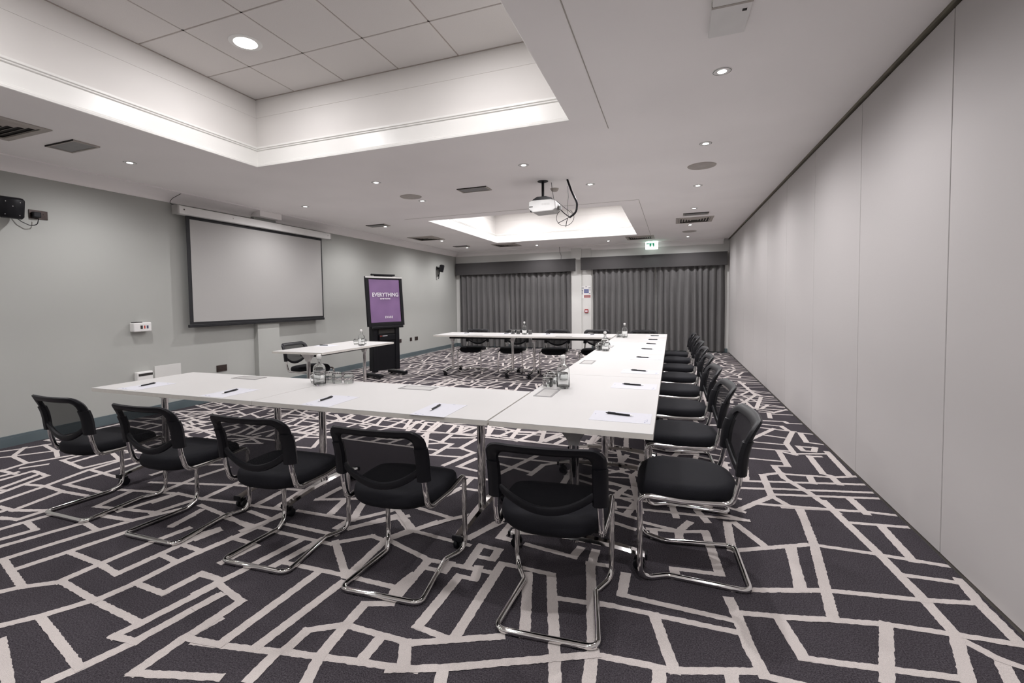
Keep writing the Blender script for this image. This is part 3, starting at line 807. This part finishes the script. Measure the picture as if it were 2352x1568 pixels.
# ================================================================ OTHER CEILING FITTINGS
def make_diffuser():
    t = thing('air_diffuser', '', 'vent', group='square ceiling air grilles')
    m = MB()
    s, w = .31, .05
    for (a, b, c, d) in ((-s, s, -s, -s + w), (-s, s, s - w, s), (-s, -s + w, -s + w, s - w), (s - w, s, -s + w, s - w)): m.box(a, b, c, d, -.008, 0)
    m.build('frame', 'vent_grey', t)
    MB().box(-s + w, s - w, -s + w, s - w, -.001, 0).build('throat', 'vent_dark', t)
    for k in range(5):
        h = s - w - .004 - k * .045
        if h < .04: break
        m = MB()
        i = h - .02
        a = [(-h, -h, -.001), (h, -h, -.001), (h, h, -.001), (-h, h, -.001)]
        b = [(-i, -i, -.012), (i, -i, -.012), (i, i, -.012), (-i, i, -.012)]
        c = [(-i, -i, -.0105), (i, -i, -.0105), (i, i, -.0105), (-i, i, -.0105)]
        m.add(a + b + c, [(q, (q + 1) % 4, 4 + (q + 1) % 4, 4 + q) for q in range(4)] + [(4 + q, 4 + (q + 1) % 4, 8 + (q + 1) % 4, 8 + q) for q in range(4)])
        m.build('blade', 'vent_grey', t)
    return t
df = make_diffuser(); dft = tree_of(df)
for i, (x, y, l) in enumerate(((-4.98, 2.02, 'square air grille at the left picture edge, cut off'), (.37, 9.28, 'square air grille in the partition-side ceiling row'),
                               (-5.17, 9.33, 'square air grille left of the far tray'), (-3.97, 11.35, 'square air grille below the far tray corner'), (-.70, 11.40, 'square air grille near the green exit sign'))):
    if i == 0: df.location = (x, y, ZC); df['label'] = l
    else: copy_tree(df, (x, y, ZC), 0, l, tree=dft)
def make_plate():
    t = thing('ceiling_plate', '', 'access plate', group='small rectangular ceiling plates')
    m = MB()
    for (a, b, c, d) in ((-.2, .2, -.1, -.085), (-.2, .2, .085, .1), (-.2, -.18, -.085, .085), (.18, .2, -.085, .085)): m.box(a, b, c, d, -.012, 0)
    m.build('frame', 'vent_grey', t)
    MB().box(-.178, .178, -.083, .083, -.007, 0).build('flap', 'grey_plastic', t)
    MB().box(-.2, .2, -.104, -.1, -.013, 0).build('lip', 'vent_dark', t)
    return t
pp = make_plate(); ppt = tree_of(pp)
for i, (x, y, l) in enumerate(((-4.97, 2.62, 'small rectangular plate beside the cut-off grille'), (-2.36, 5.53, 'small rectangular plate left of the projector'), (-5.09, 7.38, 'small rectangular plate by the third screen wall downlight'),
                               (-5.10, 11.05, 'small rectangular plate in the far corner by the speaker'), (.37, 8.62, 'thin rectangular plate just before the partition-side grille'))):
    if i == 0: pp.location = (x, y, ZC); pp['label'] = l
    else: copy_tree(pp, (x, y, ZC), 0, l, tree=ppt)
def make_cspk():
    t = thing('ceiling_speaker', '', 'speaker', group='round flush ceiling speakers')
    MB().lathe([(.125, -.007), (.14, -.006), (.145, 0), (.125, 0), (.125, -.007)], 36).build('rim', 'vent_grey', t, smooth=True)
    MB().lathe([(0, -.0075), (.09, -.0065), (.122, -.004), (.125, -.001)], 36).build('grille', 'speaker_cloth', t, smooth=True)
    return t
cs = make_cspk(); cst = tree_of(cs)
for i, (x, y, l) in enumerate(((-3.31, 5.57, 'round ceiling speaker left of the projector'), (.295, 5.55, 'round ceiling speaker between the partition-side downlights'), (.34, 10.83, 'round ceiling speaker near the curtains'))):
    if i == 0: cs.location = (x, y, ZC); cs['label'] = l
    else: copy_tree(cs, (x, y, ZC), 0, l, tree=cst)
t = thing('emergency_light', 'white rectangular box fixed to the ceiling at the top edge', 'ceiling box', (.265, 2.56, ZC))
MB().box(-.088, .088, -.26, .26, -.03, 0).build('housing', 'white_plastic', t, bevel=.006)
MB().box(-.09, .09, -.03, -.015, -.032, -.001).build('seam', 'vent_grey', t)
MB().box(.05, .07, .03, .05, -.0315, -.03).build('indicator', 'vent_dark', t)
t = thing('smoke_detector', 'small round detector on the ceiling behind the projector', 'detector', (-1.41, 5.91, ZC))
MB().lathe([(0, -.04), (.03, -.038), (.042, -.028), (.05, -.012), (.052, 0)], 24).build('dome', 'vent_grey', t, smooth=True)
MB().lathe([(.052, -.004), (.058, -.003), (.058, 0)], 24).build('base', 'white_plastic', t, smooth=True)

# ---- projector
t = thing('projector', 'white projector hung from the ceiling on a black pole with loose cables', 'projector', (-1.455, 5.5, 0))
MB().lathe([(0, ZC - .014), (.04, ZC - .013), (.062, ZC - .006), (.065, ZC), ], 24).build('mount_plate', 'black_plastic', t, smooth=True)
MB().tube([(0, 0, 2.555), (0, 0, ZC - .01)], .016, 14).build('pole', 'black_plastic', t, smooth=True)
m = MB()
m.prism([(-.13, .0), (.15, .0), (.115, .035), (.05, .055), (-.055, .055), (-.1, .03)], -.11, .11, rot_m('X', PI / 2, (.01, 0, 2.505)))
m.build('ceiling_bracket', 'black_plastic', t, bevel=.004)
body = MB().prism([(-.155, .03), (-.15, .115), (-.1, .13), (.12, .13), (.17, .11), (.175, .02), (.14, -.005), (-.1, -.012)], -.13, .13, rot_m('X', PI / 2, (.01, 0, 2.388)))  .build('body', 'projector_shell', t, bevel=.012, seg=3)
MB().lathe([(.038, 0), (.038, .02), (.03, .022), (.026, .012), (0, .012)], 24, M=rot_m('Y', -PI / 2, (-.145, .04, 2.45))).build('lens', 'black_plastic', body, smooth=True)
MB().box(-.135, -.09, -.1325, -.1295, 2.437, 2.447).build('badge', 'vent_dark', body)
m = MB()
for k in range(7): m.box(.02 + k * .014, .027 + k * .014, -.1322, -.1295, 2.452, 2.475)
m.build('vent_slot', 'light_grey', body)
m = MB()
m.tube(fillet([(.29, .03, ZC), (.34, .02, 2.62), (.41, .01, 2.47), (.40, 0, 2.36), (.32, -.01, 2.305)], .12, 8), .012, 10)
m.build('conduit', 'black_plastic', t, smooth=True)
m = MB()
def wire(pts, r=.0028): m.tube(fillet(pts, .06, 6), r, 6)
wire([(.17, 0, 2.45), (.2, 0, 2.42), (.26, -.01, 2.36), (.32, -.01, 2.31)], .006)
wire([(.12, 0, 2.535), (.18, 0, 2.5), (.27, .02, 2.42), (.36, 0, 2.345)])
wire([(.10, .02, ZC - .02), (.115, .0, 2.64), (.135, 0, 2.53), (.19, 0, 2.46), (.21, 0, 2.40)])
wire([(.32, -.01, 2.31), (.25, 0, 2.28), (.18, 0, 2.25)], .004)
wire([(.30, -.01, 2.3), (.285, 0, 2.26), (.275, 0, 2.2)], .004)
wire([(.30, .02, ZC - .08), (.305, .01, 2.55), (.295, 0, 2.40), (.31, -.01, 2.32)], .0022)
pts = [(.27 + .105 * math.cos(a), -.01, 2.31 + .098 * math.sin(a)) for a in [PI * .7 + 2 * PI * .8 * k / 20 for k in range(21)]]
m.tube(pts, .003, 6)
m.build('cable', 'black_plastic', t, smooth=True)
MB().box(.185, .225, -.03, .02, 2.40, 2.45).build('plug', 'grey_plastic', t, bevel=.006)

# ================================================================ LEFT WALL
# boxed-in pipe casing
struct(MB().box(XL, XL + .075, 5.375, 5.79, .0, ZC - .10).build('trim_6', 'wall_grey'), 'boxed-in casing running up the wall behind the screen')
struct(MB().box(XL, XL + .2, 5.375, 5.79, ZC - .10, ZC).build('trim_7', 'ceiling_paint'))
# projection screen
t = thing('projection_screen', 'wide pull-down projection screen with black border on the left wall', 'projection screen', (-5.885, 5.555, 0))
MB().box(-.035, .07, -1.40, 1.40, 2.495, 2.60).build('housing', 'white_plastic', t, bevel=.008)
for s in (-1, 1): MB().box(-.04, .075, s * 1.405 - .012, s * 1.405 + .012, 2.49, 2.605).build('end_cap', 'light_grey', t, bevel=.006)
MB().box(-.003, 0, -1.265, 1.235, 1.075, 2.495).build('border', 'screen_black', t)
MB().box(0, .003, -1.215, 1.205, 1.115, 2.455).build('screen_sheet', 'screen_white', t)
MB().box(-.014, .014, -1.285, 1.24, 1.045, 1.085).build('bottom_bar', 'screen_black', t, bevel=.006)
for y in (-1.33, -.62, 1.32): MB().lathe([(0, .073), (.009, .072), (.011, .069)], 12, M=rot_m('Y', PI / 2, (0, y, 2.555))).build('screw', 'joint_dark' if y < -1 else 'chrome', t)
m = MB(); m.tube(fillet([(.0, -1.40, 2.6), (-.06, -1.43, 2.63), (-.04, -1.40, 2.69), (.10, -1.36, 2.757)], .05, 5), .003, 6)
m.build('cable', 'black_plastic', t, smooth=True)

def plate(name, label, cat, y0, y1, z0, z1, m, d=.010, sock=0):
    t = thing(name, label, cat, (XL, (y0 + y1) / 2, (z0 + z1) / 2))
    w, h = (y1 - y0) / 2, (z1 - z0) / 2
    MB().box(0, d, -w, w, -h, h).build('face_plate', m, t, bevel=.002)
    for k in range(sock):
        c = 0 if sock == 1 else (k * 2 - 1) * w * .5
        p = MB()
        p.box(d, d + .001, c - .005, c + .005, .006, .016).box(d, d + .001, c - .016, c - .008, -.014, -.009).box(d, d + .001, c + .008, c + .016, -.014, -.009)
        p.build('socket_hole', 'vent_dark', t)
    return t
plate('wall_socket', 'brown double socket on the left wall above the near table', 'socket', 4.72, 4.88, .395, .485, 'brown_plate', sock=2)
plate('wall_socket', 'dark socket plate just right of the flip chart stand', 'socket', 9.385, 9.5, .385, .47, 'brown_plate', sock=1)
plate('wall_socket', 'narrow dark socket plate farther along, left of a pair', 'socket', 9.885, 9.975, .385, .47, 'brown_plate', sock=1)
plate('wall_socket', 'dark socket plate farthest along the wall by the skirting', 'socket', 10.12, 10.26, .385, .475, 'brown_plate', sock=2)
t = plate('wall_socket', 'brown double socket high up with a black plug in it', 'socket', 2.755, 2.905, 2.225, 2.312, 'brown_plate', sock=2)
MB().box(.01, .05, -.06, .005, -.034, .022).build('plug', 'black_plastic', t, bevel=.008)
plate('blank_plate', 'small blank metal plate between the black wall speaker and a socket', 'wall plate', 2.655, 2.715, 2.225, 2.305, 'vent_grey')
plate('access_panel', 'flush pale access panel low on the wall behind the near table', 'panel', 3.885, 4.215, .30, .59, 'wall_white', d=.006)
t = thing('control_box', 'white wall box with red and black markings', 'control box', (XL, 3.725, 1.085))
MB().box(0, .085, -.1, .1, -.055, .055).build('case', 'white_plastic', t, bevel=.012, seg=3)
MB().box(.012, .078, -.09, .0, .054, .062).build('top_vent', 'vent_dark', t, bevel=.003)
MB().box(.085, .0865, -.03, -.005, -.02, .02).build('dial', 'vent_dark', t)
MB().box(.085, .0862, .01, .025, -.018, .018).build('mark', 'red_logo', t)
MB().box(.085, .0862, .04, .06, -.018, .018).build('readout', 'sign_dark', t)
t = thing('wall_box', 'white wall box with a black slot just above the near table edge', 'control box', (XL, 3.74, .5))
MB().box(0, .06, -.09, .09, -.06, .05).build('case', 'white_plastic', t, bevel=.01, seg=2)
MB().box(.0595, .062, -.075, .085, .0, .028).build('slot', 'vent_dark', t)
# wall speakers
def wall_speaker(loc, rz, label):
    t = thing('wall_speaker', label, 'speaker', loc, rz)
    M = rot_m('Z', 0, (.13, 0, 0)) @ Matrix.Rotation(math.radians(14), 4, 'Y')
    m = MB()
    pr = [(-.055, -.075), (-.02, -.098), (.045, -.098), (.06, -.085), (.06, .085), (.045, .098), (-.02, .098), (-.055, .075)]
    n = len(pr); vs = []
    for (y, s) in ((-.085, .86), (-.07, 1), (.07, 1), (.085, .86)):
        for a, b in pr: vs.append(tuple(M @ Vector((a * s, y, b * s))))
    fs = [(i * n + k, i * n + (k + 1) % n, (i + 1) * n + (k + 1) % n, (i + 1) * n + k) for i in range(3) for k in range(n)] + [tuple(range(n - 1, -1, -1)), tuple(3 * n + k for k in range(n))]
    m.add(vs, fs).build('cabinet', 'black_plastic', t, smooth=True)
    m = MB()
    for y, z in ((-.05, .06), (.05, .06), (-.05, -.06), (.05, -.06), (0, .02)):
        m.lathe([(0, .003), (.004, .002), (.005, 0)], 8, M=M @ rot_m('Y', PI / 2, (.06, y, z)))
    m.build('screw', 'chrome', t)
    MB().box(0, .012, -.03, .03, -.05, .05).tube([(.005, 0, 0), (.09, 0, .0)], .012, 8).build('bracket', 'black_plastic', t)
    return t
s1 = wall_speaker((XL, 2.585, 2.285), -.15, 'black wall speaker cut by the left picture edge')
m = MB(); m.tube(fillet([(.02, .06, -.07), (.03, .10, -.11), (.03, .16, -.14), (.03, .215, -.125), (.03, .225, -.06)], .04, 6), .004, 8)
m.build('cable', 'black_plastic', s1, smooth=True)
s2 = wall_speaker((XL, 11.35, 2.24), .35, 'black wall speaker with dangling cables in the far corner')
m = MB()
for (a, b, c) in ((.06, -.02, -.3), (.05, .05, -.22), (.07, -.07, -.26)):
    m.tube(fillet([(a, b * .3, -.03), (a + .02, b, -.12), (a - .02, b * .8, c), (a, b * .2, c + .06)], .05, 5), .008, 6)
m.build('cable', 'black_plastic', s2, smooth=True)

# ================================================================ FLIP CHART STAND WITH POSTER
def text_mesh(s, size, name, shear=0.0, bold=0.0, space=1.0):
    cu = bpy.data.curves.new(name, 'FONT')
    cu.body = s; cu.size = size; cu.align_x = 'CENTER'; cu.align_y = 'CENTER'; cu.extrude = .0006; cu.offset = bold; cu.space_character = space
    ob = bpy.data.objects.new(name, cu); COL.objects.link(ob)
    bpy.context.view_layer.update()
    me = bpy.data.meshes.new_from_object(ob.evaluated_get(bpy.context.evaluated_depsgraph_get()))
    bpy.data.objects.remove(ob); bpy.data.curves.remove(cu)
    me.name = name
    return me
t = thing('flip_chart_stand', 'tall black flip chart stand holding a purple poster', 'flip chart', (-4.90, 7.21, 0), math.radians(70))
MB().prism([(-.295, .12), (.295, .12), (.28, .93), (-.28, .93)], -.06, .06, rot_m('X', PI / 2)).build('cabinet', 'black_plastic', t, bevel=.008)
for s in (-1, 1):
    MB().box(s * .24 - .045, s * .24 + .045, -.075, .0, .10, .93).build('side_post', 'black_plastic', t, bevel=.01)
    MB().box(s * .265 - .05, s * .265 + .05, -.26, .22, .025, .075).build('foot', 'black_plastic', t, bevel=.012)
    for e in (-.2, .17): MB().lathe([(.006, -.012), (.025, -.012), (.025, .012), (.006, .012)], 14, M=rot_m('Y', PI / 2, (s * .265, e, .025))).build('caster', 'black_plastic', t, smooth=True)
MB().box(-.17, .17, -.072, -.058, .78, .86).build('shelf_recess', 'vent_dark', t)
MB().box(-.17, .17, -.10, -.06, .66, .76).build('shelf', 'black_plastic', t, bevel=.006)
MB().box(-.165, -.12, -.102, -.10, .735, .745).build('logo_dot', 'red_logo', t)
MB().box(-.11, -.005, -.102, -.10, .736, .744).build('logo_text', 'poster_white', t)
MB().box(-.34, .34, -.13, -.05, .875, .915).build('pen_tray', 'black_plastic', t, bevel=.008)
TM = rot_m('X', math.radians(-4), (0, -.075, .915))
bd = MB()
for (a, b, c, d) in ((-.395, -.335, 0, .89), (.335, .395, 0, .89), (-.335, .335, 0, .06), (-.335, .335, .84, .89)): bd.box(a, b, -.02, .02, c, d, TM)
bd.build('board_frame', 'black_plastic', t, bevel=.005)
MB().box(-.34, .34, -.004, .016, .03, .87, TM).build('board', 'vent_dark', t)
MB().box(-.395, .395, -.024, -.018, .862, .888, TM).build('top_strip', 'brushed', t)
MB().box(-.26, .24, -.03, .02, .905, .935, TM).build('clamp_bar', 'black_plastic', t, bevel=.006)
MB().box(-.19, .19, -.015, .012, .888, .91, TM).build('clamp_arm', 'black_plastic', t)
po = bpy.data.objects.new('poster', None); COL.objects.link(po)
po.parent = None
po.matrix_world = t.matrix_basis @ TM
# poster sheet, gently buckled
gx_, gy_ = 14, 20
vs, fs = [], []
for j in range(gy_ + 1):
    for i in range(gx_ + 1):
        x = -.325 + .65 * i / gx_; z = .068 + .767 * j / gy_
        d = .004 * math.sin(x * 9 + 2) * math.sin(z * 5) + .005 * math.exp(-((x - .2) ** 2 + (z - .75) ** 2) / .01) + .003 * math.exp(-((x + .03) ** 2) / .004) * max(0, z - .55)
        vs.append((x, -.013 - d, z))
for j in range(gy_):
    for i in range(gx_):
        a = j * (gx_ + 1) + i
        fs.append((a, a + 1, a + gx_ + 2, a + gx_ + 1))
MB().add(vs, fs).build('sheet', 'poster_purple', po, smooth=True)
tag(po, 'purple poster with white EVERYTHING lettering on the flip chart', 'poster')
def letter(s, size, x, z, name, bold=0.0, space=1.0):
    me = text_mesh(s, size, name, bold=bold, space=space)
    o = put(name, me, 'poster_white', po)
    o.location = (x, -.024, z); o.rotation_euler = (PI / 2, 0, 0)
    return o
letter('EVERYTHING', .097, .005, .560, 'lettering', bold=.0022)
m = MB()
x = -.115
for w in (.018, .02, .014, .03, .016, .022, .02, .018, .014, .022):
    m.box(x, x + w * .8, -.024, -.0235, .478 + (.004 if w < .018 else 0), .50)
    x += w + .003
m.build('small_print', 'poster_white', po)
letter('EVARE', .058, .05, .155, 'brand_line', bold=.0008, space=1.05)

# ================================================================ BACK WALL
def make_curtain(name, x0, x1, folds, label, seed):
    rnd = random.Random(seed)
    n = folds * 12
    ph = 0; vs, fs = [], []
    cols = []
    amp = []
    for i in range(n + 1):
        ph += 2 * PI / 12 * rnd.uniform(.55, 1.45)
        cols.append(ph)
        amp.append(rnd.uniform(.6, 1.15))
    zs = [.03, .25, .7, 1.2, 1.7, 2.15]
    tot = cols[-1]
    for i in range(n + 1):
        u = i / n
        a = sum(amp[max(0, i - 5):i + 6]) / len(amp[max(0, i - 5):i + 6])
        for z in zs:
            k = 1 - .35 * (z / 2.15)
            y = 12.503 + .058 * a * k * math.copysign(abs(math.sin(cols[i])) ** 1.4, math.sin(cols[i])) + .006 * math.sin(cols[i] * .37 + z * .5)
            x = x0 + (x1 - x0) * u + .012 * math.cos(cols[i]) * k + .012 * math.sin(z * 1.1 + cols[i] * .2)
            vs.append((x, y, z))
    q = len(zs)
    for i in range(n):
        for j in range(q - 1): fs.append((i * q + j, i * q + j + 1, (i + 1) * q + j + 1, (i + 1) * q + j))
    o = MB().add(vs, fs).build(name, 'curtain', smooth=False)
    o.data.polygons.foreach_set('use_smooth', [True] * len(o.data.polygons))
    return tag(o, label, 'curtain', 'charcoal pleated curtains')
make_curtain('curtain', -5.87, -4.35, 9, 'charcoal pleated curtain in the far left corner', 1)
make_curtain('curtain', -4.33, -2.57, 11, 'charcoal pleated curtain just left of the pale pier', 2)
make_curtain('curtain', -1.985, -.41, 10, 'charcoal pleated curtain just right of the fire notice', 3)
make_curtain('curtain', -.39, 1.19, 10, 'charcoal pleated curtain next to the partition wall', 4)
for (x0, x1, z0, z1, l) in ((-5.93, -2.42, 2.095, 2.435, 'long dark grey pelmet above the left pair of curtains'), (-2.272, 1.235, 2.12, 2.445, 'long dark grey pelmet above the right pair of curtains, under the exit sign')):
    t = thing('pelmet', l, 'pelmet', ((x0 + x1) / 2, 12.40, z0), group='fabric covered pelmets')
    w, h = (x1 - x0) / 2, z1 - z0
    MB().box(-w, w, 0, .02, 0, h).build('front_board', 'valance', t, bevel=.004)
    MB().box(-w, w, .02, .11, h - .02, h).build('top_board', 'valance', t)
    for s in (-1, 1): MB().box(min(s * w, s * (w - .02)), max(s * w, s * (w - .02)), .02, .06, 0, h - .02).build('end_board', 'valance', t)
t = thing('fire_notice', 'blue and red fire action notice on the pale pier', 'notice', (-2.155, YB - .03, 1.535))
MB().box(-.12, .12, -.004, 0, -.165, .165).build('board', 'white_plastic', t)
m = MB()
m.box(-.115, -.06, -.0055, -.004, .105, .12).box(.06, .115, -.0055, -.004, .105, .12).box(-.012, .012, -.0055, -.004, .135, .155).box(-.115, -.08, -.0055, -.004, .045, .06).box(-.115, -.08, -.0055, -.004, 0, .015).box(-.115, -.085, -.0055, -.004, -.05, -.035).box(.075, .115, -.0055, -.004, -.05, -.035).box(.085, .115, -.0055, -.004, .05, .065)
m.build('dark_print', 'sign_dark', t)
MB().box(-.055, .07, -.0055, -.004, -.02, .085).build('blue_field', 'sign_blue', t)
MB().box(-.055, .115, -.0055, -.004, -.145, -.075).build('red_field', 'sign_red', t)
m = MB()
for z in (-.128, -.112, -.096): m.box(-.04, .10, -.0062, -.0055, z, z + .006)
for z in (.0, .022, .044, .064): m.box(-.045, .06, -.0062, -.0055, z, z + .007)
m.build('text_line', 'light_grey', t)
t = thing('fire_call_point', 'small red fire call point on the pale pier below the notice', 'call point', (-2.145, YB - .03, 1.035))
MB().box(-.047, .047, -.04, 0, -.047, .047).build('case', 'sign_red', t, bevel=.005)
MB().box(-.03, .03, -.042, -.04, -.02, .016).build('glass_face', 'poster_white', t)
t = thing('exit_sign', 'lit green exit sign with running figure and down arrow above the right pelmet', 'exit sign', (-.48, 12.315, 2.655))
MB().box(-.15, .15, -.02, .045, -.088, .088).build('housing', 'exit_white', t, bevel=.006)
MB().box(-.128, .06, -.0225, -.02, -.062, .062).build('green_field', 'exit_green', t)
m = MB()
Mx = rot_m('X', PI / 2)
m.prism([(-.005, .05), (.02, .05), (.02, 0), (.04, 0), (.0075, -.045), (-.025, 0), (-.005, 0)], .0225, .0235, Mx)
m.build('arrow', 'exit_white', t)
m = MB()
m.prism([(-.118, .04), (-.075, .04), (-.075, -.05), (-.118, -.05)], .0225, .0232, Mx)
m.build('doorway', 'exit_white', t)
m = MB()
m.lathe([(0, .0245), (.010, .0245), (.010, .0225)], 12, M=Mx @ Matrix.Translation((-.062, .04, 0)))
m.prism([(-.075, .028), (-.05, .022), (-.055, -.008), (-.04, -.022), (-.05, -.052), (-.06, -.05), (-.054, -.024), (-.072, -.012), (-.085, -.045), (-.1, -.045), (-.085, -.012)], .0235, .0242, Mx)
m.build('running_figure', 'exit_white', t)
L = bpy.data.lights.new('sign_glow', 'AREA'); L.shape = 'RECTANGLE'; L.size = .26; L.size_y = .04; L.energy = 4.0; L.color = (.86, 1.0, .97)
a = bpy.data.objects.new('sign_glow', L); COL.objects.link(a); a.parent = t; a.location = (0, -.03, -.03); a.rotation_euler = (math.radians(22), 0, 0)
# loose wire hanging at the far coving
m = MB(); m.tube(fillet([(-2.83, YB - .22, ZC - .005), (-2.82, YB - .2, 2.62), (-2.79, YB - .17, 2.52), (-2.80, YB - .16, 2.437)], .05, 4), .005, 6)
tag(m.build('loose_cable', 'black_plastic', smooth=True), 'thin dark cable hanging from the far coving to the left pelmet', 'cable')
